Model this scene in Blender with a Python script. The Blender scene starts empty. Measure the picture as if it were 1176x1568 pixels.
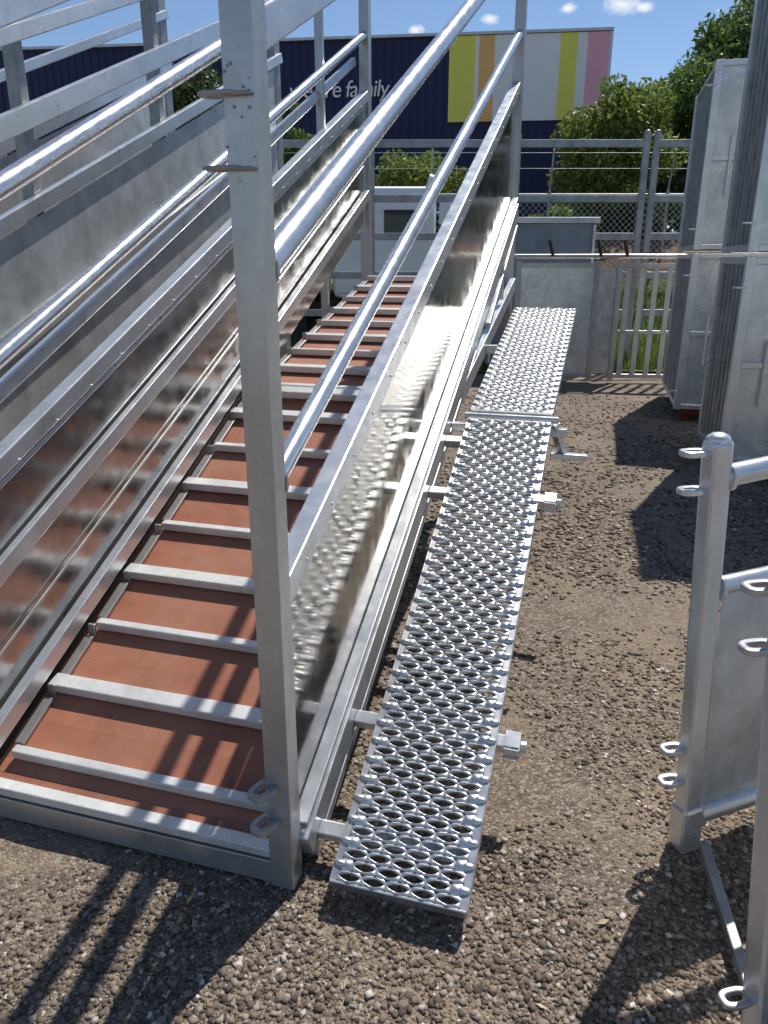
import bpy, math, random
import numpy as np
from mathutils import Vector, Matrix, noise
random.seed(3); np.random.seed(3)
rad=math.radians
S=bpy.context.scene
S.view_settings.view_transform='Standard'; S.view_settings.look='None'; S.view_settings.exposure=0

# ---------------------------------------------------------------- materials
def newmat(n):
    m=bpy.data.materials.new(n); m.use_nodes=True
    nt=m.node_tree; b=nt.nodes['Principled BSDF']; return m,nt,b
def N(nt,t,**k):
    n=nt.nodes.new(t)
    for a,v in k.items(): setattr(n,a,v)
    return n
def ramp(nt,fac,stops):
    r=N(nt,'ShaderNodeValToRGB'); e=r.color_ramp.elements
    while len(e)<len(stops): e.new(0.5)
    for i,(p,c) in enumerate(stops):
        e[i].position=p; e[i].color=(c[0],c[1],c[2],1) if not isinstance(c,float) else (c,c,c,1)
    nt.links.new(fac,r.inputs[0]); return r.outputs[0]
def noise_t(nt,scale,detail=4,rough=.55,vec=None,stretch=None):
    t=N(nt,'ShaderNodeTexNoise'); t.inputs['Scale'].default_value=scale; t.inputs['Detail'].default_value=detail
    t.inputs['Roughness'].default_value=rough
    if vec is None:
        tc=N(nt,'ShaderNodeTexCoord'); vec=tc.outputs['Object']
    if stretch:
        mp=N(nt,'ShaderNodeMapping'); mp.inputs['Scale'].default_value=stretch; nt.links.new(vec,mp.inputs['Vector']); vec=mp.outputs[0]
    nt.links.new(vec,t.inputs['Vector']); return t.outputs['Fac']
def mul(nt,a,b):
    m=N(nt,'ShaderNodeMix',data_type='RGBA',blend_type='MULTIPLY'); m.inputs[0].default_value=1
    nt.links.new(a,m.inputs[6]); nt.links.new(b,m.inputs[7]); return m.outputs[2]
def bump(nt,b,h,strength,dist):
    bp=N(nt,'ShaderNodeBump'); bp.inputs['Strength'].default_value=strength; bp.inputs['Distance'].default_value=dist
    nt.links.new(h,bp.inputs['Height']); nt.links.new(bp.outputs[0],b.inputs['Normal']); return bp
def galv(name,col,rough=.38,metal=.9,wav=0.0,spscale=70,stain=.84,streak=.9,rvar=.06,wsc=2.2):
    m,nt,b=newmat(name)
    tc=N(nt,'ShaderNodeTexCoord')
    v=N(nt,'ShaderNodeTexVoronoi'); v.inputs['Scale'].default_value=spscale
    nt.links.new(tc.outputs['Object'],v.inputs['Vector'])
    sp=ramp(nt,v.outputs['Color'],[(0,(.90,.905,.91)),(1,(1.0,1.0,1.0))])
    n=noise_t(nt,5,6,.65)
    st=ramp(nt,n,[(.3,(stain,stain,stain*.98)),(.62,(1.0,1.0,1.0))])
    base=N(nt,'ShaderNodeRGB'); base.outputs[0].default_value=(*col,1)
    c=mul(nt,mul(nt,base.outputs[0],sp),st)
    dr=ramp(nt,noise_t(nt,9,5,.7,stretch=(3,3,.35)),[(.25,(streak,streak*.98,streak*.94)),(.5,(1.0,1.0,1.0))])
    c=mul(nt,c,dr)
    nt.links.new(c,b.inputs['Base Color'])
    b.inputs['Metallic'].default_value=metal
    n2=noise_t(nt,14,4,.55)
    mr=N(nt,'ShaderNodeMapRange'); mr.inputs[1].default_value=.3; mr.inputs[2].default_value=.7; mr.inputs[3].default_value=max(.02,rough-rvar); mr.inputs[4].default_value=rough+rvar
    nt.links.new(n2,mr.inputs[0]); nt.links.new(mr.outputs[0],b.inputs['Roughness'])
    if wav>0:
        h=noise_t(nt,wsc,2,.4); bump(nt,b,h,1.0,wav)
    else:
        bump(nt,b,noise_t(nt,40,2),.12,.0015)
    return m
GAL=galv('galvanised_steel',(.56,.56,.555),.36,.68)
GALB=galv('galvanised_bright',(.74,.76,.78),.32,.70)
GALC=galv('galvanised_cleat',(.72,.73,.73),.42,.35)
GALG=galv('galvanised_grating',(.68,.69,.70),.33,.82)
GALD=galv('galvanised_weathered',(.40,.41,.42),.48,.6,stain=.6)
TUBE=galv('galvanised_tube',(.74,.75,.76),.27,.82)
SHEET=galv('sheet_steel',(.50,.48,.45),.12,.95,wav=.005,spscale=25,stain=.75,rvar=.06)
SHEETL=galv('sheet_steel_brushed',(.55,.545,.53),.20,.90,wav=.008,spscale=25,stain=.7,rvar=.08,wsc=3.5)
SHEETD=galv('sheet_steel_weathered',(.70,.72,.72),.40,.38,wav=.006,spscale=9,stain=.62)
CHK=galv('crate_sheet',(.74,.77,.78),.28,.6,wav=.006,spscale=14,stain=.70)

def plain(name,col,rough=.6,metal=0,var=.25,scale=8,bmp=0):
    m,nt,b=newmat(name)
    n=noise_t(nt,scale,6,.6)
    c=ramp(nt,n,[(.3,tuple(x*(1-var) for x in col)),(.7,tuple(min(1,x*(1+var)) for x in col))])
    nt.links.new(c,b.inputs['Base Color']); b.inputs['Roughness'].default_value=rough; b.inputs['Metallic'].default_value=metal
    if bmp: bump(nt,b,noise_t(nt,scale*12,4),.4,bmp)
    return m
m,nt,b=newmat('red_composite_floor'); FLOOR=m
c0=ramp(nt,noise_t(nt,5,7,.7),[(.25,(.28,.10,.058)),(.55,(.38,.148,.088)),(.8,(.43,.185,.118))])
d0=ramp(nt,noise_t(nt,2.2,6,.75),[(.45,0.0),(.75,.4)])
mxf=N(nt,'ShaderNodeMix',data_type='RGBA'); nt.links.new(d0,mxf.inputs[0]); nt.links.new(c0,mxf.inputs[6]); mxf.inputs[7].default_value=(.42,.28,.19,1)
nt.links.new(mxf.outputs[2],b.inputs['Base Color']); b.inputs['Roughness'].default_value=.5
bump(nt,b,noise_t(nt,150,3),.35,.002)
NAVY=plain('navy_cladding',(.008,.014,.075),.6,0,.1,1)
WHITE=plain('white_paint',(.82,.84,.84),.5,0,.05,2)
YEL=plain('yellow_paint',(.80,.78,.12),.5,0,.05,2)
ORG=plain('orange_paint',(.84,.50,.16),.5,0,.05,2)
PINK=plain('pink_paint',(.82,.42,.50),.5,0,.05,2)
BINB=plain('blue_grey_paint',(.20,.24,.28),.45,0,.2,4)
BLACK=plain('black_rubber',(.02,.02,.02),.6,0,.2,10)
GLASS=plain('dark_glass',(.02,.025,.03),.08,0,.1,2)
RED=plain('red_primer',(.22,.03,.02),.5,0,.2,6)
BARK=plain('bark',(.13,.10,.075),.9,0,.4,12,.01)
def leafmat(name,c1,c2):
    m,nt,b=newmat(name)
    g=N(nt,'ShaderNodeNewGeometry')
    c=ramp(nt,g.outputs['Random Per Island'],[(0,c1),(1,c2)])
    nt.links.new(c,b.inputs['Base Color']); b.inputs['Roughness'].default_value=.55
    tr=N(nt,'ShaderNodeBsdfTranslucent'); nt.links.new(c,tr.inputs[0])
    mx=N(nt,'ShaderNodeMixShader'); mx.inputs[0].default_value=.4
    nt.links.new(b.outputs[0],mx.inputs[1]); nt.links.new(tr.outputs[0],mx.inputs[2])
    nt.links.new(mx.outputs[0],nt.nodes['Material Output'].inputs[0])
    return m
LEAF=leafmat('leaf_green',(.06,.11,.025),(.19,.27,.07))
LEAFY=leafmat('leaf_lime',(.10,.16,.025),(.27,.33,.07))
LEAFD=leafmat('leaf_dark',(.03,.055,.015),(.09,.13,.04))

m,nt,b=newmat('gravel_ground'); GROUND=m
tc=N(nt,'ShaderNodeTexCoord')
v=N(nt,'ShaderNodeTexVoronoi'); v.inputs['Scale'].default_value=105; nt.links.new(tc.outputs['Object'],v.inputs['Vector'])
sc=N(nt,'ShaderNodeSeparateColor'); nt.links.new(v.outputs['Color'],sc.inputs[0])
stone=ramp(nt,sc.outputs[0],[(0,(.08,.06,.044)),(.35,(.15,.114,.082)),(.7,(.215,.167,.122)),(1,(.36,.305,.245))])
big=noise_t(nt,1.1,7,.66)
dust=ramp(nt,noise_t(nt,22,6,.75),[(.3,(.18,.135,.093)),(.7,(.34,.264,.185))])
msk=ramp(nt,big,[(.47,0.0),(.63,1.0)])
mx=N(nt,'ShaderNodeMix',data_type='RGBA'); nt.links.new(msk,mx.inputs[0]); nt.links.new(stone,mx.inputs[6]); nt.links.new(dust,mx.inputs[7])
nt.links.new(mx.outputs[2],b.inputs['Base Color']); b.inputs['Roughness'].default_value=.9
h=N(nt,'ShaderNodeMath',operation='MULTIPLY_ADD'); nt.links.new(v.outputs['Distance'],h.inputs[0]); h.inputs[1].default_value=-1.0
nt.links.new(noise_t(nt,18,6,.7),h.inputs[2])
bump(nt,b,h.outputs[0],.75,.010)
m,nt,b=newmat('gravel_stone'); STONE=m
g=N(nt,'ShaderNodeNewGeometry')
c=ramp(nt,g.outputs['Random Per Island'],[(0,(.06,.046,.035)),(.3,(.14,.104,.073)),(.65,(.22,.167,.12)),(.92,(.31,.26,.21)),(1,(.56,.52,.47))])
nt.links.new(c,b.inputs['Base Color']); b.inputs['Roughness'].default_value=.85
GRASS=leafmat('grass_blades',(.08,.14,.025),(.22,.30,.06))
LAWN=plain('lawn',(.10,.15,.04),.9,0,.5,6,.03)
MULCH=plain('mulch',(.19,.11,.07),.95,0,.5,14,.03)
LITTER=plain('dry_leaf',(.40,.33,.20),.8,0,.3,30)

# ---------------------------------------------------------------- mesh builder
def empty(n):
    e=bpy.data.objects.new(n,None); S.collection.objects.link(e); return e
class MB:
    def __init__(s): s.v=[]; s.f=[]; s.sm=[]
    def add(s,vs,fs,smooth=False):
        o=len(s.v); s.v+= [tuple(x) for x in vs]; s.f+=[tuple(i+o for i in f) for f in fs]; s.sm+=[smooth]*len(fs)
    def beam(s,p0,p1,w,h,up=(0,0,1),side=None):
        p0=Vector(p0);p1=Vector(p1);d=(p1-p0).normalized(); up=Vector(up)
        if side is None:
            if abs(d.dot(up.normalized()))>.97: up=Vector((.284,.959,0))
            sd=d.cross(up).normalized()
        else:
            sd=Vector(side); sd=(sd-d*sd.dot(d)).normalized()
        u=sd.cross(d).normalized()
        vs=[]
        for p in(p0,p1):
            for a,b_ in((-1,-1),(1,-1),(1,1),(-1,1)): vs.append(p+sd*a*w/2+u*b_*h/2)
        s.add(vs,[(0,1,2,3),(7,6,5,4),(0,4,5,1),(1,5,6,2),(2,6,7,3),(3,7,4,0)])
    def tube(s,p0,p1,r,n=20,cap=True,r2=None):
        p0=Vector(p0);p1=Vector(p1);d=(p1-p0).normalized()
        a=Vector((0,0,1)) if abs(d.z)<.9 else Vector((1,0,0))
        x=d.cross(a).normalized();y=d.cross(x); r2=r if r2 is None else r2
        vs=[]
        for p,rr in((p0,r),(p1,r2)):
            for i in range(n):
                t=2*math.pi*i/n; vs.append(p+x*math.cos(t)*rr+y*math.sin(t)*rr)
        s.add(vs,[(i,n+i,n+(i+1)%n,(i+1)%n) for i in range(n)],True)
        if cap: s.add(vs,[tuple(range(n)),tuple(range(2*n-1,n-1,-1))])
    def quad(s,a,b_,c,d): s.add([a,b_,c,d],[(0,1,2,3)])
    def ring(s,c,ax,ay,az,a,b_,ia,ib,t,n=24):
        c=Vector(c);vs=[]
        for zz in(-t/2,t/2):
            for (p,q) in((a,b_),(ia,ib)):
                for i in range(n):
                    th=2*math.pi*i/n
                    cx=math.copysign(abs(math.cos(th))**.7,math.cos(th)); sy=math.copysign(abs(math.sin(th))**.7,math.sin(th))
                    vs.append(c+ax*cx*p+ay*sy*q+az*zz)
        fs=[]
        for i in range(n):
            j=(i+1)%n
            fs+=[(i,j,n+j,n+i),(2*n+i,3*n+i,3*n+j,2*n+j),(i,2*n+i,2*n+j,j),(n+i,n+j,3*n+j,3*n+i)]
        s.add(vs,fs)
    def ball(s,c,r,sx=1,sy=1,sz=1,n=12,ax=None):
        vs=[];fs=[];c=Vector(c)
        X,Y,Zz=ax if ax else (Vector((1,0,0)),Vector((0,1,0)),Vector((0,0,1)))
        for i in range(n//2+1):
            ph=math.pi*i/(n//2)
            for j in range(n):
                th=2*math.pi*j/n
                vs.append(c+X*(math.sin(ph)*math.cos(th)*r*sx)+Y*(math.sin(ph)*math.sin(th)*r*sy)+Zz*(math.cos(ph)*r*sz))
        for i in range(n//2):
            for j in range(n):
                fs.append((i*n+j,(i+1)*n+j,(i+1)*n+(j+1)%n,i*n+(j+1)%n))
        s.add(vs,fs,True)
    def obj(s,name,mat,parent=None,bevel=0,fixn=True):
        me=bpy.data.meshes.new(name); me.from_pydata(s.v,[],s.f)
        me.polygons.foreach_set('use_smooth',s.sm)
        me.materials.append(mat); me.update()
        if fixn:
            import bmesh
            bm=bmesh.new(); bm.from_mesh(me); bmesh.ops.recalc_face_normals(bm,faces=bm.faces[:]); bm.to_mesh(me); bm.free()
        o=bpy.data.objects.new(name,me); S.collection.objects.link(o)
        if parent: o.parent=parent
        if bevel:
            b=o.modifiers.new('bevel','BEVEL'); b.width=bevel; b.segments=2; b.limit_method='ANGLE'; b.angle_limit=rad(50)
        return o

U=Vector((.284,.959,0)); W=Vector((-.959,.284,0)); Z=Vector((0,0,1))
P0=Vector((-.28,1.72,0))
def R(s,w,z): return P0+U*s+W*w+Z*z
K=.477
def RZ(s,w,z0): return R(s,w,z0+K*s)
DN=(U*(-K)+Z).normalized()

# ================================================================= loading ramp
ramp_e=empty('livestock_loading_ramp')
END=4.12; HIN=1.98; WI=1.04
K2=.255
def FZ(s,d=0):
    z=.12+K*min(s,HIN)+ (K2*(s-HIN) if s>HIN else 0); return z+d
for side,w0,sg in(('right',0.0,-1),('left',WI+.035,1)):
    w=w0
    s00=.036 if side=='right' else -.1
    KC=(K-.010) if side=='right' else (K-.030)
    dc=-.082 if side=='right' else 0.0
    def RC(s,w,z0): return R(s,w,z0+dc+KC*s)
    r2z=1.168 if side=='right' else 1.234
    mb=MB()
    mb.tube(RZ(s00,w,1.66 if side=='right' else 1.68),RZ(END+.3,w,1.66),.035,32)
    mb.tube(RZ(s00,w,r2z),RZ(END,w,r2z-.03),.027,32)
    mb.obj(side+'_handrail_tubes',TUBE,ramp_e)
    mb=MB()
    mb.beam(RZ(s00,w,2.12),RZ(END+.3,w,2.12),.05,.075,side=W)
    mb.beam(RC(s00,w-.004*sg,.955),RC(END,w-.004*sg,.955),.06,.062,side=W)
    mb.obj(side+'_top_rails',GALB,ramp_e,.005)
    mb=MB()
    n=30; zl=.15 if side=='right' else .0
    a=[RZ(.03 + (END-.06)*i/n,w+.004*sg,zl) for i in range(n+1)]
    c=[RC(.03 + (END-.06)*i/n,w+.004*sg,.93) for i in range(n+1)]
    mb.add(a+c,[(i,i+1,n+1+i+1,n+1+i) for i in range(n)],False)
    o=mb.obj(side+'_infill_sheet',SHEET if side=='right' else SHEETL,ramp_e); so=o.modifiers.new('t','SOLIDIFY'); so.thickness=.002
    mb=MB()
    if side=='left':
        mb.beam(RZ(-.1,w-.022,.655),RZ(END-.04,w-.022,.655-.05),.028,.06,side=W)
        mb.beam(RZ(-.1,w-.03,.20),RZ(END-.04,w-.03,.20),.04,.065,side=W)
        mb.beam(RZ(-.1,w-.012,.40),RZ(END-.04,w-.012,.40),.008,.01,side=W)
        mb.beam(RC(-.1,w-.018,.90),RC(END-.04,w-.018,.90),.014,.018,side=W)
        mb.beam(RZ(-.1,w+.06,1.10),RZ(END-.04,w+.06,1.06),.03,.05,side=W)
        mb.beam(RZ(-.1,w+.10,.80),RZ(END-.04,w+.10,.74),.03,.05,side=W)
    else:
        mb.beam(RZ(.04,w-.035,.075),RZ(END-.04,w-.035,.075),.05,.10,side=W)
        mb.beam(RZ(.04,w-.03,.155),RZ(END-.04,w-.03,.155),.045,.012,side=W)
        mb.beam(RC(.04,w-.012,.905),RC(END-.04,w-.012,.905),.012,.03,side=W)
        mb.beam(RZ(.1,w-.045,-.03),RZ(2.6,w-.045,-.03),.022,.04,side=W)
        mb.beam(R(2.2,w-.04,FZ(2.2,-.08)),R(END,w-.04,FZ(END,-.08)),.04,.09,side=W)
        mb.beam(R(3.0,w-.045,FZ(3.0,0)),R(END-.05,w-.045,FZ(END,.30)),.03,.04,side=W)
        mb.beam(R(3.5,w-.045,FZ(3.5,0)),R(3.5,w-.045,FZ(3.5,0)+.22),.03,.04)
    mb.obj(side+'_wall_bars',GALB,ramp_e,.004)
    mb=MB()
    for i in range(20):
        s=.15+i*.2
        if side=='left': mb.ball(RC(s,w-.036,.93),.005)
        else: mb.ball(RC(s,w-.034,.955),.0045)
    mb.obj(side+'_rivets',GALB,ramp_e)
    mb=MB()
    mb.beam(R(END+.03,w,0),R(END+.03,w,4.6),.07,.07,side=W)
    if side=='left': mb.beam(R(END-.75,w+.045,0),R(END-.75,w+.045,3.3),.05,.04,side=W)
    mb.obj(side+'_far_posts',GAL,ramp_e,.004)
mb=MB(); mb.beam(R(0,0,0),R(0,0,2.5),.07,.066,side=W)
mb.beam(R(.037,-.004,.1),R(.037,-.004,2.2),.004,.05,side=U)
mb.obj('front_post',GAL,ramp_e,.006)
mb=MB()
for z in(.345,.235):
    ax=(W*.35-U*.94).normalized(); ay=(W*.94+U*.35).normalized()
    c=R(-.058,.03,z); mb.ring(c,ax,ay,Z,.042,.031,.025,.013,.02)
for z in(2.015,1.878):
    c=R(-.03,.045,z); mb.ring(c,W,U,Z,.045,.03,.026,.012,.008)
    mb.beam(R(-.038,.0,z-.002),R(-.05,.0,z-.002),.06,.007,side=W)
mb.obj('gate_pin_lugs',GALD,ramp_e,.004)
mb=MB()
for z in(1.66,1.168): mb.ring(RZ(.038,0,z),W,Z,U,.038,.038,.028,.028,.012)
for i in range(26):
    z=random.choice([1.88,2.0,2.06,.24,.34])+random.uniform(-.03,.05); mb.ball(R(-.0345,random.uniform(-.03,.033),z),random.uniform(.0015,.004),n=6)
mb.obj('weld_beads',GALD,ramp_e)
mb=MB()
def plank(s0,s1,w0,w1,z0,z1,t=.02):
    vs=[R(s0,w0,z0),R(s0,w1,z0),R(s1,w1,z1),R(s1,w0,z1)]
    vb=[p-Z*t for p in vs]
    mb.add(vs+vb,[(0,1,2,3),(7,6,5,4),(0,4,5,1),(1,5,6,2),(2,6,7,3),(3,7,4,0)])
cle=[.1+.243*i for i in range(17)]
edges=[0.0]+[c for c in cle if c<HIN]
for s0,s1 in zip(edges,edges[1:]+[HIN]):
    if s1-s0<.03: continue
    m_=(s0+s1)/2
    plank(s0+.001,m_-.001,.03,WI+.02,FZ(s0,-.034),FZ(m_,-.030)); plank(m_+.001,s1-.001,.03,WI+.02,FZ(m_,-.031),FZ(s1,-.034))
edges=[HIN+.01]+[c for c in cle if c>HIN+.02 and c<END]
for s0,s1 in zip(edges,edges[1:]+[END]):
    plank(s0+.001,s1-.001,.03,WI+.02,FZ(s0,-.032),FZ(s1,-.032))
mb.obj('floor_panels',FLOOR,ramp_e)
mb=MB()
for i,s in enumerate(cle):
    if s>END: break
    wd=.060 if i%2==1 else .032
    k=K if s<HIN else K2
    up=(U*(-k*.5)+Z).normalized()
    mb.beam(R(s,.035,FZ(s,-.010)),R(s,WI-.004 if i%2 else WI-.03,FZ(s,-.010)),wd,.036,up=up)
mb.beam(R(-.005,.035,.105),R(-.005,WI-.01,.105),.045,.03,up=Z)
mb.beam(R(HIN-.03,.035,FZ(HIN,-.006)),R(HIN-.03,WI-.012,FZ(HIN,-.006)),.05,.04,up=DN)
mb.beam(R(HIN+.045,.035,FZ(HIN+.045,-.006)),R(HIN+.045,WI-.012,FZ(HIN+.045,-.006)),.05,.04,up=Z)
mb.obj('anti_slip_cleats',GALC,ramp_e,.004)
mb=MB()
for i in range(len(cle)-1):
    s0,s1=cle[i]+.03,cle[i+1]-.05
    if s1>END: break
    mb.beam(R(s0,WI-.022,FZ(s0,-.018)),R(s1,WI-.022,FZ(s1,-.018)),.035,.012,side=W)
    mb.beam(R(s1+.02,WI-.035,FZ(s1,.0)),R(s1+.02,WI-.006,FZ(s1,.0)),.012,.05,up=Z)
mb.beam(R(-.02,.035,.045),R(-.02,WI,.045),.02,.075,up=Z)
for w in(.06,.5,1.0):
    mb.beam(R(0,w,.03),R(HIN,w,FZ(HIN,-.1)),.05,.05,side=W); mb.beam(R(HIN,w,FZ(HIN,-.1)),R(END,w,FZ(END,-.1)),.05,.05,side=W)
mb.obj('floor_side_angles',GAL,ramp_e,.002)

# ================================================================= side catwalk
cat=empty('steel_grating_catwalk')
WA,WB=-.15,-.53
def grate(p0,p1,rows,name):
    s0,z0=p0; s1,z1=p1
    A=R(s0,WB,z0); L=R(s1,WB,z1)-A; ln=L.length; a=L/ln; b_=W; nrm=b_.cross(a).normalized()
    if nrm.z<0: nrm=-nrm
    width=WA-WB; mg=.018
    pa=ln/rows; nc=5; pb=(width-2*mg)/nc
    mb=MB(); n=20
    def pt(x,y,h): return A+a*x+b_*(y)+nrm*h
    def lens(t):
        y=math.cos(t); x=math.sin(t)*(1-.5*abs(y)**1.4); return x,y
    for r in range(rows):
        ca=(r+.5)*pa
        if r%2==0: cells=[(mg+(c+.5)*pb,pb,False) for c in range(nc)]
        else: cells=[(mg+(c+1)*pb,pb,False) for c in range(nc-1)]+[(mg+.25*pb,pb/2,True),(width-mg-.25*pb,pb/2,True)]
        for cb,pw,solid in cells:
            vs=[]
            for i in range(n):
                t=2*math.pi*i/n+.0001; dy,dx=math.cos(t)*pw,math.sin(t)*pa
                k=min((pa/2)/max(1e-6,abs(dx)),(pw/2)/max(1e-6,abs(dy)))
                vs.append(pt(ca+dx*k,cb+dy*k,0))
            if solid:
                for i in range(n):
                    t=2*math.pi*i/n; vs.append(pt(ca+math.sin(t)*pa*.34,cb+math.cos(t)*pw*.42,.005))
                vs.append(pt(ca,cb,.009))
                fs=[(i,(i+1)%n,n+(i+1)%n,n+i) for i in range(n)]+[(n+i,n+(i+1)%n,2*n) for i in range(n)]
                mb.add(vs,fs,True)
            else:
                for q,(kx,ky,hh) in enumerate(((.43,.45,None),(.34,.43,.003),(.36,.44,-.009))):
                    for i in range(n):
                        t=2*math.pi*i/n; x,y=lens(t)
                        h_=hh if hh is not None else .0035+.005*abs(math.sin(t))*(1 if i%2 else .4)
                        vs.append(pt(ca+x*pa*kx,cb+y*pw*ky,h_))
                fs=[]
                for q in range(3):
                    fs+=[(q*n+i,q*n+(i+1)%n,(q+1)*n+(i+1)%n,(q+1)*n+i) for i in range(n)]
                mb.add(vs,fs,True)
    for y0,y1 in((0,mg),(width-mg,width)):
        mb.quad(pt(0,y0,0),pt(0,y1,0),pt(ln,y1,0),pt(ln,y0,0))
    mb.obj(name,GALG,cat,fixn=True)
    fl=MB()
    for y in(0,width): fl.beam(pt(0,y,-.02),pt(ln,y,-.02),.004,.042,side=b_)
    fl.beam(pt(-.003,0,-.02),pt(-.003,width,-.02),.006,.045,up=nrm)
    fl.beam(pt(ln+.003,0,-.02),pt(ln+.003,width,-.02),.006,.045,up=nrm)
    for r in range(rows):
        if r%2==1:
            for y in(.016,width-.016): fl.ball(pt((r+.5)*pa,y,.001),.0105,1.0,1.9,.85,ax=(a,b_,nrm))
    fl.obj(name+'_flanges',GALG,cat,.001)
grate((-.045,.085),(1.862,.085+K*1.907),66,'lower_grating')
Zj=.085+K*1.915
grate((1.93,Zj+.03),(3.40,1.405),46,'upper_grating')
mb=MB()
mb.tube(R(1.897,WA+.02,Zj+.004),R(1.897,WB-.03,Zj+.004),.016)
mb.obj('hinge_tube',GALB,cat)
mb=MB()
for s in(.12,.46,1.478,1.80):
    z=.085+K*(s+.045)-.07
    we=-.575 if s in(.46,1.478) else -.5
    mb.beam(R(s,-.06,z),R(s,we,z),.045,.04,up=DN)
mb.beam(R(2.9,-.06,1.2),R(2.9,-.5,1.2),.05,.05,up=Z)
# hinge stand: leg with foot plate
mb.beam(R(1.93,-.54,Zj-.02),R(1.99,-.585,Zj-.17),.04,.035); mb.beam(R(1.98,-.53,Zj-.18),R(1.98,-.70,Zj-.18),.045,.028)
mb.beam(R(1.94,-.06,Zj-.06),R(1.94,-.60,Zj-.06),.04,.04)
mb.obj('cross_members',GALB,cat,.004)
mb=MB()
for s in(.46,1.478):
    z=.085+K*(s+.045)-.07
    for dz in(-.022,.022): mb.beam(R(s,-.55,z+dz),R(s,-.60,z+dz),.055,.005,up=DN)
    for ds in(-.025,.025): mb.beam(R(s+ds,-.55,z+ds*K),R(s+ds,-.60,z+ds*K),.005,.044,up=DN)
    mb.ring(R(s,-.61,z),U,Z,W,.016,.018,.009,.011,.02)
mb.obj('handrail_sockets',GALB,cat,.002)

# ================================================================= second ramp (left)
r2=empty('livestock_loading_ramp')
K3=.42
def R3(s,w,z0): return R(s,w,z0+K3*s)
mb=MB()
for z0,h in((1.22,.07),(1.60,.10),(1.95,.07),(2.3,.06)):
    mb.beam(R3(-.6,2.0,z0),R3(4.8,2.0,z0),.04,h,side=W)
mb.beam(R3(-.6,1.97,.72),R3(4.8,1.97,.72),.03,.05,side=W)
for z0,h in((1.22,.07),(1.60,.06),(1.95,.06)): mb.beam(R3(-.6,3.0,z0),R3(4.8,3.0,z0),.04,h,side=W)
mb.obj('side_rails',GALB,r2,.005)
mb=MB()
for w in(2.06,3.06):
    for s in(.7,1.8,3.0,4.75): mb.beam(R(s,w,0),R(s,w,2.45+K3*s),.07 if s<4 else .11,.06 if s<4 else .11,side=W)
mb.obj('posts',GALD,r2,.005)
mb=MB()
for w in(2.01,3.01):
    mb.quad(R3(-.6,w,.1),R3(4.8,w,.1),R3(4.8,w,1.16),R3(-.6,w,1.16))
mb.obj('infill_sheets',SHEETD,r2)
mb=MB(); mb.quad(R3(-.6,2.02,.1),R3(4.8,2.02,.1),R3(4.8,2.99,.1),R3(-.6,2.99,.1)); mb.obj('ramp_floor',FLOOR,r2)
mb=MB()
for i in range(22): mb.beam(R3(-.5+i*.24,2.03,.12),R3(-.5+i*.24,2.98,.12),.04,.04)
mb.obj('cleats',GAL,r2,.003)

# ================================================================= right foreground panel
pn=empty('cattle_yard_panel')
Q1=Vector((.918,1.85,0)); T1=Vector((.842,1.85,1.27))
dq=Vector((.93,.37,0))
def on1(z): return Q1.lerp(T1,z/1.27)
mb=MB(); mb.beam(Q1,T1,.062,.056,side=dq)
mb.ball(T1,.032,1.0,.95,.6)
mb.beam(on1(.05)-Z*.05,on1(.16),.074,.068,side=dq)
mb.obj('latch_post',GALB,pn,.012)
mb=MB()
mb.tube(on1(1.17)+dq*.02,on1(1.17)+dq*1.6+Z*.10,.03)
mb.tube(on1(.86)+dq*.02,on1(.86)+dq*1.6+Z*.03,.026)
mb.tube(on1(.11)+dq*.02,on1(.11)+dq*1.6,.030)
mb.tube(on1(.04)+dq*1.62,on1(1.3)+dq*1.62,.034)
for z in(1.17,.86,.11): mb.ring(on1(z)+dq*.036,dq.cross(Z),Z,dq,.036,.036,.027,.027,.012)
mb.obj('rails',GALB,pn)
mb=MB(); mb.beam(on1(.47)+dq*.035,on1(.47)+dq*1.58,.003,.74,side=dq.cross(Z)); mb.obj('infill_sheet',SHEETD,pn)
mb=MB()
for z in(1.235,1.135,.35,.24):
    c=on1(z)-Vector((.058,.0,0)); mb.ring(c,Vector((-.97,-.2,0)),Vector((.2,-.97,0)),Z,.038,.026,.022,.010,.016)
mb.obj('pin_lugs',GALB,pn,.004)

gt=empty('cattle_yard_gate')
Q2=Vector((.835,1.2,0)); T2=Vector((.70,1.2,1.35))
def on2(z): return Q2.lerp(T2,z/1.35)
d2p=Vector((.95,.30,0)).normalized()
mb=MB(); mb.beam(Q2,T2,.062,.062,side=d2p); mb.ball(T2,.03,1,1,.6)
mb.obj('hinge_post',GALB,gt,.012)
mb=MB()
mb.tube(on2(1.2)+d2p*.02,on2(1.2)+d2p*1.4,.028); mb.tube(on2(.86)+d2p*.02,on2(.86)+d2p*1.4,.028); mb.tube(on2(.1)+d2p*.02,on2(.1)+d2p*1.4,.028)
mb.obj('rails',GALB,gt)
mb=MB(); mb.beam(Vector((.865,1.26,.03)),Vector((.95,1.8,.05)),.028,.03); mb.obj('ground_bar',GALD,gt,.004)
mb=MB(); mb.beam(on2(.48)+d2p*.035,on2(.48)+d2p*1.4,.003,.74,side=d2p.cross(Z)); mb.obj('infill_sheet',SHEETD,gt)
mb=MB()
for z in(1.157,1.04,.19):
    c=on2(z)-Vector((.058,0,0)); mb.ring(c,Vector((-.97,-.2,0)),Vector((.2,-.97,0)),Z,.038,.024,.023,.010,.014)
mb.obj('pin_lugs',GAL,gt,.004)

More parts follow.
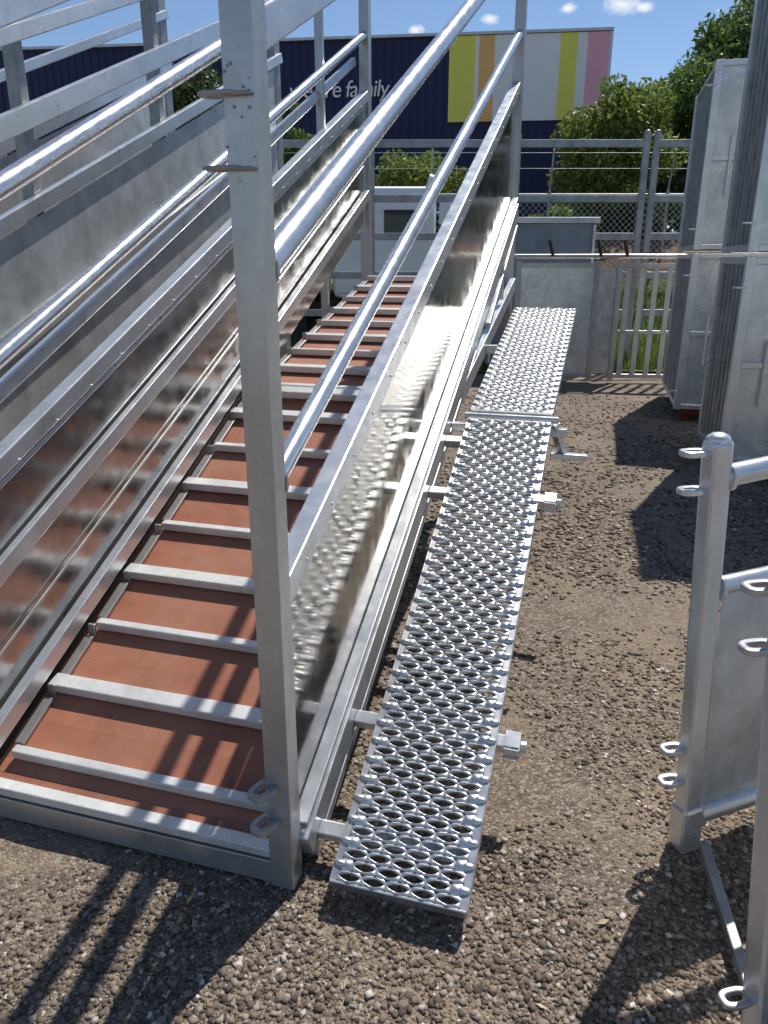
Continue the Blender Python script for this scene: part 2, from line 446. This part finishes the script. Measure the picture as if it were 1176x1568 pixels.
# ================================================================= stacked crates
def crate(x,y,hd,wd,dp,levels,z0=.12):
    e=empty('stock_crate')
    f=Vector((math.sin(rad(hd)),math.cos(rad(hd)),0)); r=Vector((f.y,-f.x,0))
    o=Vector((x,y,0))
    C=lambda a,b_,z: o+r*a+f*b_+Z*z
    fr=MB(); sh=MB(); rb=MB(); sm=MB()
    z=z0
    for hh in levels:
        for a in(0,wd):
            for b_ in(0,dp): fr.beam(C(a,b_,z),C(a,b_,z+hh),.07,.07,side=r)
        for zz in(z+.03,z+hh*.5,z+hh-.03):
            t=.05
            fr.beam(C(.036,0,zz),C(wd-.036,0,zz),t,t,up=Z); fr.beam(C(.036,dp,zz),C(wd-.036,dp,zz),t,t,up=Z)
            if abs(zz-z-hh*.5)>.01:
                fr.beam(C(0,.036,zz),C(0,dp-.036,zz),t,t,up=Z); fr.beam(C(wd,.036,zz),C(wd,dp-.036,zz),t,t,up=Z)
        fr.beam(C(.36,-.004,z+.06),C(.36,-.004,z+hh-.06),.045,.045,side=r)
        for b_ in(0.012,dp-.012): sh.beam(C(.03,b_,z+hh/2),C(wd-.03,b_,z+hh/2),.003,hh-.06,side=f)
        n=int(dp/.17)
        for a in(0.008,wd-.008):
            sh.beam(C(a,.03,z+hh/2),C(a,dp-.03,z+hh/2),.003,hh-.06,side=r)
            for i in range(n):
                bb=.09+i*(dp-.18)/(n-1); aa=C(a-.010 if a<1 else a+.010,bb,0)
                rb.beam(aa+Z*(z+.06),aa+Z*(z+hh-.06),.018,.06,side=r)
        sh.beam(C(0.03,dp/2,z+.02),C(wd-.03,dp/2,z+.02),dp-.05,.02,up=Z)
        for zz in(z+.2,z+hh-.22):
            sm.ring(C(-.06,-.03,zz),r*-1,f,Z,.045,.03,.03,.012,.014)
            sm.ring(C(.36,-.05,zz),r,f,Z,.045,.03,.03,.012,.014)
        sm.tube(C(.2,-.04,z+hh*.3),C(.2,-.04,z+hh*.62),.012)
        z+=hh+.03
    fr.obj('frame',GALB,e,.004); sh.obj('sheet_cladding',CHK,e); rb.obj('side_ribs',GALD,e,.003); sm.obj('lugs',GALB,e,.002)
    lg=MB()
    for a in(.1,wd-.1):
        for b_ in(.15,dp-.15): lg.beam(C(a,b_,0),C(a,b_,z0),.08,.08)
    lg.beam(C(.05,.1,z0-.04),C(wd-.05,.1,z0-.04),.06,.06)
    lg.obj('feet',RED,e,.003)
crate(3.22,8.2,15.5,1.6,1.75,(1.62,1.72),.14)
crate(2.71,5.85,14,1.6,1.08,(1.58,1.95),.14)

# ================================================================= back gate and fence
bg=empty('yard_gate')
YG=11.0
mb=MB()
def G(x,z,y=0): return Vector((x,YG+y+ (x-3)*-.12,z))
for x in(1.9,2.98,3.28,4.45): mb.beam(G(x,.02),G(x,1.68),.07,.05,side=(1,0,0))
for x0,x1 in((1.94,2.94),(3.32,4.41)):
    for z in(.1,1.62): mb.beam(G(x0,z),G(x1,z),.05,.06,up=Z)
for i in range(6):
    x=3.40+i*.185; mb.beam(G(x,.13),G(x,1.60),.075,.02,side=(1,0,0))
mb.beam(G(3.32,.72,-.02),G(4.41,.72,-.02),.02,.05,up=Z)
mb.tube(G(1.8,1.74),G(4.5,1.74),.03)
mb.obj('gate_frame',GAL,bg,.004)
mb=MB(); mb.beam(G(1.94,.86),G(2.94,.86),.004,1.46,side=(0,1,0)); mb.beam(G(3.02,.86),G(3.24,.86),.004,1.46,side=(0,1,0)); mb.obj('sheet_infill',CHK,bg)
mb=MB()
for x in(2.35,3.0,3.35): mb.tube(G(x,1.74,-.05),G(x-.06,1.95,-.05),.022)
mb.obj('latch_handles',BLACK,bg)

fe=empty('steel_yard_fence')
mb=MB()
YF=13.0
for x0,x1 in((-6,-3.2),(-3.1,-.3),(-.2,2.0),(2.1,4.12),(4.28,6.4)):
    for z in(3.42,2.62,2.05,1.45,.85): mb.beam((x0,YF,z),(x1,YF,z),.05,.11,up=Z)
    for x in(x0,x1): mb.beam((x,YF,0),(x,YF,3.55),.1,.07,side=(1,0,0))
mb.obj('fence_panels',GALD,fe,.006)
mb=MB()
for x in(4.12,4.28): mb.ball((x,YF,3.57),.05)
mb.obj('post_caps',GALD,fe)

bx=empty('steel_storage_bin')
mb=MB(); mb.beam((2.35,12.1,.15),(2.35,12.1,2.2),1.5,.7,side=(1,0,0)); mb.obj('bin_body',BINB,bx,.01)
mb=MB(); mb.beam((2.35,12.1,2.2),(2.35,12.1,2.28),1.6,.8,side=(1,0,0))
for x in(1.85,2.85): mb.beam((x,12.1,0),(x,12.1,.15),.1,.5,side=(1,0,0))
for x in(1.62,3.08): mb.beam((x,11.73,.18),(x,11.73,2.18),.04,.03,side=(1,0,0))
mb.obj('bin_lid_and_ribs',GALB,bx,.008)

tk=empty('white_truck')
tx,ty=.1,15.6
mb=MB()
mb.beam((tx-.1,ty,1.0),(tx-.1,ty,2.95),1.9,1.9,side=(1,0,0))
mb.beam((tx-2.8,ty,1.1),(tx-2.8,ty,2.5),3.2,2.0,side=(1,0,0))
mb.obj('cab_and_body',WHITE,tk,.12)
mb=MB()
mb.beam((tx-.1,ty-.955,2.3),(tx+.45,ty-.955,2.3),.01,.5); mb.beam((tx+.855,ty-.75,2.3),(tx+.855,ty+.75,2.3),.01,.55,up=Z)
mb.obj('windows',GLASS,tk)
mb=MB()
for x in(tx+.2,tx-2.0,tx-3.5):
    for y in(ty-.95,ty+.7): mb.tube((x,y,.45),(x,y+.25,.45),.45)
mb.beam((tx-4.2,ty,.8),(tx+.8,ty,.8),.9,.25)
mb.obj('wheels_and_chassis',BLACK,tk)
mb=MB(); mb.beam((tx+1.0,ty-1.1,2.3),(tx+1.0,ty-1.1,2.75),.2,.1); mb.tube((tx+.85,ty-.95,2.5),(tx+1.0,ty-1.1,2.5),.02); mb.tube((tx+.95,ty-.8,2.98),(tx+.7,ty-.8,3.05),.12)
mb.obj('mirror_and_lamp',WHITE,tk)

cl=empty('chain_link_fence')
mb=MB(); Y=17.2; Zb=.9; H=2.1; x0,x1=-9,11; p=.13
x=x0
while x<x1:
    mb.beam((x,Y,Zb),(x+H,Y,Zb+H),.006,.006); mb.beam((x+H,Y+.01,Zb),(x,Y+.01,Zb+H),.006,.006); x+=p
mb.obj('mesh_wires',GAL,cl)
mb=MB()
for i in range(9): mb.tube((x0+i*2.5,Y,0),(x0+i*2.5,Y,3.1),.03)
mb.tube((x0,Y,Zb+H),(x1+2,Y,Zb+H),.02)
for z in(3.5,3.8): mb.tube((x0,Y,z),(x1+2,Y,z),.006,6)
for i in range(9): mb.tube((x0+i*2.5,Y,3.1),(x0+i*2.5,Y-.2,3.85),.02)
mb.obj('fence_posts',GALD,cl)

# ================================================================= building
bd=empty('warehouse_building')
bx0=Vector((7.85,30,0)); dirb=Vector((-1,.12,0)).normalized(); nb=Vector((-.12,-1,0)).normalized()
def B(d,z,o=0): return bx0+dirb*d+Z*z+nb*o
mb=MB()
Lb=34; Db=18; Hh=9.2
vs=[B(0,0),B(Lb,0),B(Lb,0,-Db),B(0,0,-Db),B(0,Hh),B(Lb,Hh),B(Lb,Hh,-Db),B(0,Hh,-Db)]
mb.add(vs,[(0,1,5,4),(1,2,6,5),(2,3,7,6),(3,0,4,7),(4,5,6,7)])
for i in range(110): mb.beam(B(.15+i*.31,.1,.01),B(.15+i*.31,Hh-.05,.01),.02,.03)
mb.obj('walls',NAVY,bd)
mb=MB(); mb.beam(B(-.1,Hh+.04,.06),B(Lb+.1,Hh+.04,.06),.22,.09); mb.beam(B(-.06,.0,.04),B(-.06,Hh,.04),.10,.10); mb.obj('parapet_capping',GAL,bd)
pz=6.45
for a0,a1,mt,nm in((0,.75,PINK,'pink_stripe'),(.75,1.08,WHITE,'white_stripe_1'),(1.08,1.68,YEL,'yellow_stripe_1'),(1.68,3.95,WHITE,'white_stripe_2'),(3.95,4.5,ORG,'orange_stripe'),(4.5,4.62,WHITE,'white_stripe_3'),(4.62,5.55,YEL,'yellow_stripe_2')):
    mb=MB()
    mb.beam(B(a0,(pz+Hh-.02)/2,.07),B(a1,(pz+Hh-.02)/2,.07),.06,Hh-.02-pz,up=Z); mb.obj(nm,mt,bd)
cu=bpy.data.curves.new('wall_lettering','FONT'); cu.body='we are family'; cu.size=.78; cu.extrude=.02; cu.shear=.15; cu.space_character=.9
to=bpy.data.objects.new('wall_lettering',cu); S.collection.objects.link(to); to.data.materials.append(WHITE)
to.matrix_world=Matrix.Translation(B(11.45,7.35,.09))@Matrix(((-dirb.x,0,nb.x,0),(-dirb.y,0,nb.y,0),(0,1,0,0),(0,0,0,1)))
to.parent=bd

# ================================================================= terrain
def grid(name,x0,x1,y0,y1,nx,ny,zf,mat):
    xs=np.linspace(x0,x1,nx); ys=np.linspace(y0,y1,ny)
    v=[(x,y,zf(x,y)) for y in ys for x in xs]
    f=[(j*nx+i,j*nx+i+1,(j+1)*nx+i+1,(j+1)*nx+i) for j in range(ny-1) for i in range(nx-1)]
    me=bpy.data.meshes.new(name); me.from_pydata(v,[],f); me.polygons.foreach_set('use_smooth',[True]*len(f)); me.materials.append(mat)
    o=bpy.data.objects.new(name,me); S.collection.objects.link(o); return o
gz=lambda x,y: .012*noise.noise(Vector((x*1.3,y*1.3,0)))+.006*noise.noise(Vector((x*6,y*6,3)))-.006
mb=MB()
grid('gravel_ground',-6,7,-2,14,260,320,gz,GROUND)
mb.quad((-600,-600,-.03),(600,-600,-.03),(600,900,-.03),(-600,900,-.03)); mb.obj('ground',GROUND)
def bank(x,y):
    t=max(0,min(1,(y-14.2)/4.2)); t=t*t*(3-2*t); return -.01+2.15*t+.08*noise.noise(Vector((x,y,5)))*t
grid('mulch_bank',-16,16,14.2,27,80,60,bank,MULCH)
def gr(x,y): return .02+.02*noise.noise(Vector((x*2,y*2,1)))+(max(0,bank(x,y)+.03) if y>14.3 else 0)
grid('grass_verge',-8,9,11.9,16.6,50,30,gr,LAWN)

def mesh_np(name,verts,faces,mat,parent=None):
    me=bpy.data.meshes.new(name); nv=len(verts); nf=len(faces); k=faces.shape[1]
    me.vertices.add(nv); me.vertices.foreach_set('co',verts.astype(np.float32).ravel())
    me.loops.add(nf*k); me.loops.foreach_set('vertex_index',faces.astype(np.int32).ravel())
    me.polygons.add(nf); me.polygons.foreach_set('loop_start',np.arange(0,nf*k,k,dtype=np.int32))
    me.update(calc_edges=True); me.materials.append(mat)
    o=bpy.data.objects.new(name,me); S.collection.objects.link(o)
    if parent: o.parent=parent
    return o
Ns=150000
Ys=.75*np.exp(np.random.rand(Ns)*math.log(10/.75)); Xs=(np.random.rand(Ns)*2-1)*(Ys*.62+.35)
def sandy(x,y):
    return 1.1*math.exp(-(((x-.95)/.4)**2+((y-2.7)/.8)**2))
keep=np.array([ (noise.noise(Vector((x*1.3,y*1.3,9)))*1.3+.6*noise.noise(Vector((x*4,y*4,2))))+.4*sandy(x,y)<random.random()*1.0-.16 for x,y in zip(Xs,Ys)])
Xs=Xs[keep];Ys=Ys[keep];n=len(Xs)
cube=np.array([(-1,-1,-1),(1,-1,-1),(1,1,-1),(-1,1,-1),(-1,-1,1),(1,-1,1),(1,1,1),(-1,1,1)],float)*np.array([.75,.75,.6])
cf=np.array([(0,3,2,1),(4,5,6,7),(0,1,5,4),(1,2,6,5),(2,3,7,6),(3,0,4,7)])
rs=(.0021+.0080*np.random.rand(n)**2.7)*np.clip(Ys/2.6,1,1.8)
V=cube[None]*(1+.8*(np.random.rand(n,8,3)-.5))*rs[:,None,None]*np.array([1,1,.7])*(.65+.7*np.random.rand(n,1,3))
an=np.random.rand(n)*6.28; c,s_=np.cos(an),np.sin(an)
Vx=V[...,0]*c[:,None]-V[...,1]*s_[:,None]; Vy=V[...,0]*s_[:,None]+V[...,1]*c[:,None]
gzv=np.array([gz(x,y) for x,y in zip(Xs,Ys)])
V=np.stack([Vx+Xs[:,None],Vy+Ys[:,None],V[...,2]+gzv[:,None]+rs[:,None]*.2],-1).reshape(-1,3)
F=(cf[None]+(np.arange(n)*8)[:,None,None]).reshape(-1,4)
mesh_np('gravel',V,F,STONE)
mb=MB()
for i in range(70):
    y=random.uniform(1.1,6); x=random.uniform(-.9,1.0)*(.5*y); a=random.uniform(0,6.28); l=random.uniform(.008,.022)
    d=Vector((math.cos(a),math.sin(a),0)); e=Vector((-d.y,d.x,0)); c_=Vector((x,y,gz(x,y)+.008))
    mb.add([c_-d*l,c_-e*l*.35+Z*.004,c_+d*l+Z*.003,c_+e*l*.35],[(0,1,2,3)])
mb.obj('leaf_litter',LITTER)
Ng=22000
gx=np.random.rand(Ng)*11-3; gy=12+np.random.rand(Ng)*4.2; hh=.08+.22*np.random.rand(Ng)
an=np.random.rand(Ng)*6.28; dx=np.cos(an)*.014; dy=np.sin(an)*.014; lx=(np.random.rand(Ng)-.5)*.12
gzz=np.array([gr(x,y)-.01 for x,y in zip(gx,gy)])
V=np.stack([np.stack([gx-dx,gy-dy,gzz],-1),np.stack([gx+dx,gy+dy,gzz],-1),np.stack([gx+lx,gy,gzz+hh],-1)],1).reshape(-1,3)
mesh_np('grass',V,np.arange(Ng*3).reshape(-1,3),GRASS)

# ================================================================= trees
def tree(name,base,cz,rx,rz,nl,mat,clumps=40,leaf=.11):
    e=empty(name); base=Vector(base)
    mb=MB(); top=Vector((base.x+.1,base.y,cz))
    mb.tube(base,base.lerp(top,.5)+Vector((.08,0,0)),rx*.075,10,False,rx*.05); mb.tube(base.lerp(top,.5)+Vector((.08,0,0)),top,rx*.05,10,False,rx*.025)
    cl=[]
    for i in range(clumps):
        while True:
            q=Vector((random.uniform(-1,1),random.uniform(-1,1),random.uniform(-1,1)))
            if .25<q.length<1: break
        k=1-.35*max(0,q.z)
        cl.append((Vector((base.x+q.x*rx*k,base.y+q.y*rx*k,cz+q.z*rz)),rx*random.uniform(.14,.32)))
    for c,r in cl[:22]:
        st=base.lerp(top,random.uniform(.45,.95)); mid=st.lerp(c,.5)+Vector((0,0,.1*rx))
        mb.tube(st,mid,rx*.022,6,False,rx*.014); mb.tube(mid,c,rx*.014,6,False,rx*.005)
    mb.obj('trunk_and_limbs',BARK,e)
    ws=np.array([r**2 for _,r in cl]); ws/=ws.sum()
    idx=np.random.choice(len(cl),nl,p=ws); C=np.array([list(c) for c,_ in cl])[idx]; Rr=np.array([r for _,r in cl])[idx]
    d=np.random.normal(size=(nl,3)); d/=np.linalg.norm(d,axis=1)[:,None]; d*=(np.random.rand(nl)**.45)[:,None]*Rr[:,None]*1.3; d[:,2]*=.85
    P=C+d
    t=np.random.normal(size=(nl,3)); t[:,2]-=.5; t/=np.linalg.norm(t,axis=1)[:,None]
    q=np.random.normal(size=(nl,3)); q-=t*(q*t).sum(1)[:,None]; q/=np.linalg.norm(q,axis=1)[:,None]
    L=leaf*(.6+.8*np.random.rand(nl))[:,None]; w_=L*.2
    V=np.stack([P-t*L*.5,P+q*w_,P+t*L*.5,P-q*w_],1).reshape(-1,3)
    mesh_np('foliage',V,np.arange(nl*4).reshape(-1,4),mat,e)
tree('tree',(10.2,24,1.9),5.2,2.9,3.1,42000,LEAF,95,.2)
tree('tree',(5.7,20.5,1.9),4.0,1.65,1.75,24000,LEAFY,60,.15)
tree('tree',(8.2,22.5,1.9),3.3,1.9,1.4,14000,LEAFD,40,.16)
tree('tree',(-5.2,22,1.9),4.4,1.9,2.0,12000,LEAFD,40,.16)
tree('tree',(-2.6,23,1.9),4.3,.9,1.6,5000,LEAF,25,.14)
tree('shrub',(.75,18.3,2.0),3.3,1.0,.55,9000,LEAFY,30,.11)
tree('shrub',(6.3,18.6,2.0),2.5,.9,.4,6000,LEAFD,24,.11)
tree('shrub',(4.2,18.9,2.0),2.5,.8,.4,5000,LEAFY,24,.11)
tree('tree',(15.5,26,1.9),5.8,3,3,14000,LEAF,50,.2)

# ================================================================= light / sky / camera
sv=Vector((.333,.527,1.0)).normalized()
el=math.asin(sv.z); az=math.atan2(sv.x,sv.y)
sl=bpy.data.lights.new('sun','SUN'); sl.energy=5.0; sl.angle=rad(.5); sl.color=(1,.955,.89)
so=bpy.data.objects.new('sun',sl); S.collection.objects.link(so); so.rotation_mode='QUATERNION'; so.rotation_quaternion=(-sv).to_track_quat('-Z','Y')
wd=bpy.data.worlds.new('World'); S.world=wd; wd.use_nodes=True; nt=wd.node_tree
bgn=nt.nodes['Background']; sky=N(nt,'ShaderNodeTexSky'); sky.sky_type='NISHITA'; sky.sun_disc=False
sky.sun_elevation=el; sky.sun_rotation=az; sky.air_density=.85; sky.dust_density=.1; sky.ozone_density=3.5
bgn.inputs[1].default_value=.115
tc=N(nt,'ShaderNodeTexCoord')
nz=N(nt,'ShaderNodeTexNoise'); nz.inputs['Scale'].default_value=42; nz.inputs['Detail'].default_value=8; nz.inputs['Roughness'].default_value=.68; nt.links.new(tc.outputs['Generated'],nz.inputs['Vector'])
prev=None
for (x,y,z,r) in((.315,1.163,.322,.030),(.245,1.162,.317,.014),(.041,1.152,.289,.014),(.141,1.157,.303,.015),(.345,1.16,.318,.014),(-.9,1.1,.45,.1),(.9,.9,.6,.09),(-.3,-1,.5,.2),(.7,-.8,.6,.2)):
    d=Vector((x,y,z)).normalized()
    sb=N(nt,'ShaderNodeVectorMath',operation='SUBTRACT'); nt.links.new(tc.outputs['Generated'],sb.inputs[0]); sb.inputs[1].default_value=d
    ml=N(nt,'ShaderNodeVectorMath',operation='MULTIPLY'); nt.links.new(sb.outputs[0],ml.inputs[0]); ml.inputs[1].default_value=(1,1,2.0)
    ln=N(nt,'ShaderNodeVectorMath',operation='LENGTH'); nt.links.new(ml.outputs[0],ln.inputs[0])
    mr=N(nt,'ShaderNodeMapRange'); mr.inputs[1].default_value=0; mr.inputs[2].default_value=r*1.3; mr.inputs[3].default_value=.8; mr.inputs[4].default_value=0
    nt.links.new(ln.outputs['Value'],mr.inputs[0])
    if prev is None: prev=mr.outputs[0]
    else:
        mm=N(nt,'ShaderNodeMath',operation='MAXIMUM'); nt.links.new(prev,mm.inputs[0]); nt.links.new(mr.outputs[0],mm.inputs[1]); prev=mm.outputs[0]
ad=N(nt,'ShaderNodeMath',operation='ADD'); nt.links.new(prev,ad.inputs[0]); nt.links.new(nz.outputs['Fac'],ad.inputs[1])
mk=N(nt,'ShaderNodeMapRange'); mk.inputs[1].default_value=.84; mk.inputs[2].default_value=1.25; mk.inputs[3].default_value=0; mk.inputs[4].default_value=.9
nt.links.new(ad.outputs[0],mk.inputs[0])
mx=N(nt,'ShaderNodeMix',data_type='RGBA'); nt.links.new(mk.outputs[0],mx.inputs[0]); nt.links.new(sky.outputs[0],mx.inputs[6]); mx.inputs[7].default_value=(8.3,8.5,8.8,1)
nt.links.new(mx.outputs[2],bgn.inputs[0])

cam=bpy.data.cameras.new('camera'); co=bpy.data.objects.new('camera',cam); S.collection.objects.link(co)
co.location=(0,0,1.7); co.rotation_euler=(rad(90-18.6),0,0)
cam.sensor_fit='VERTICAL'; cam.sensor_height=36; cam.lens=26.4; cam.clip_start=.05; cam.clip_end=2000
S.camera=co
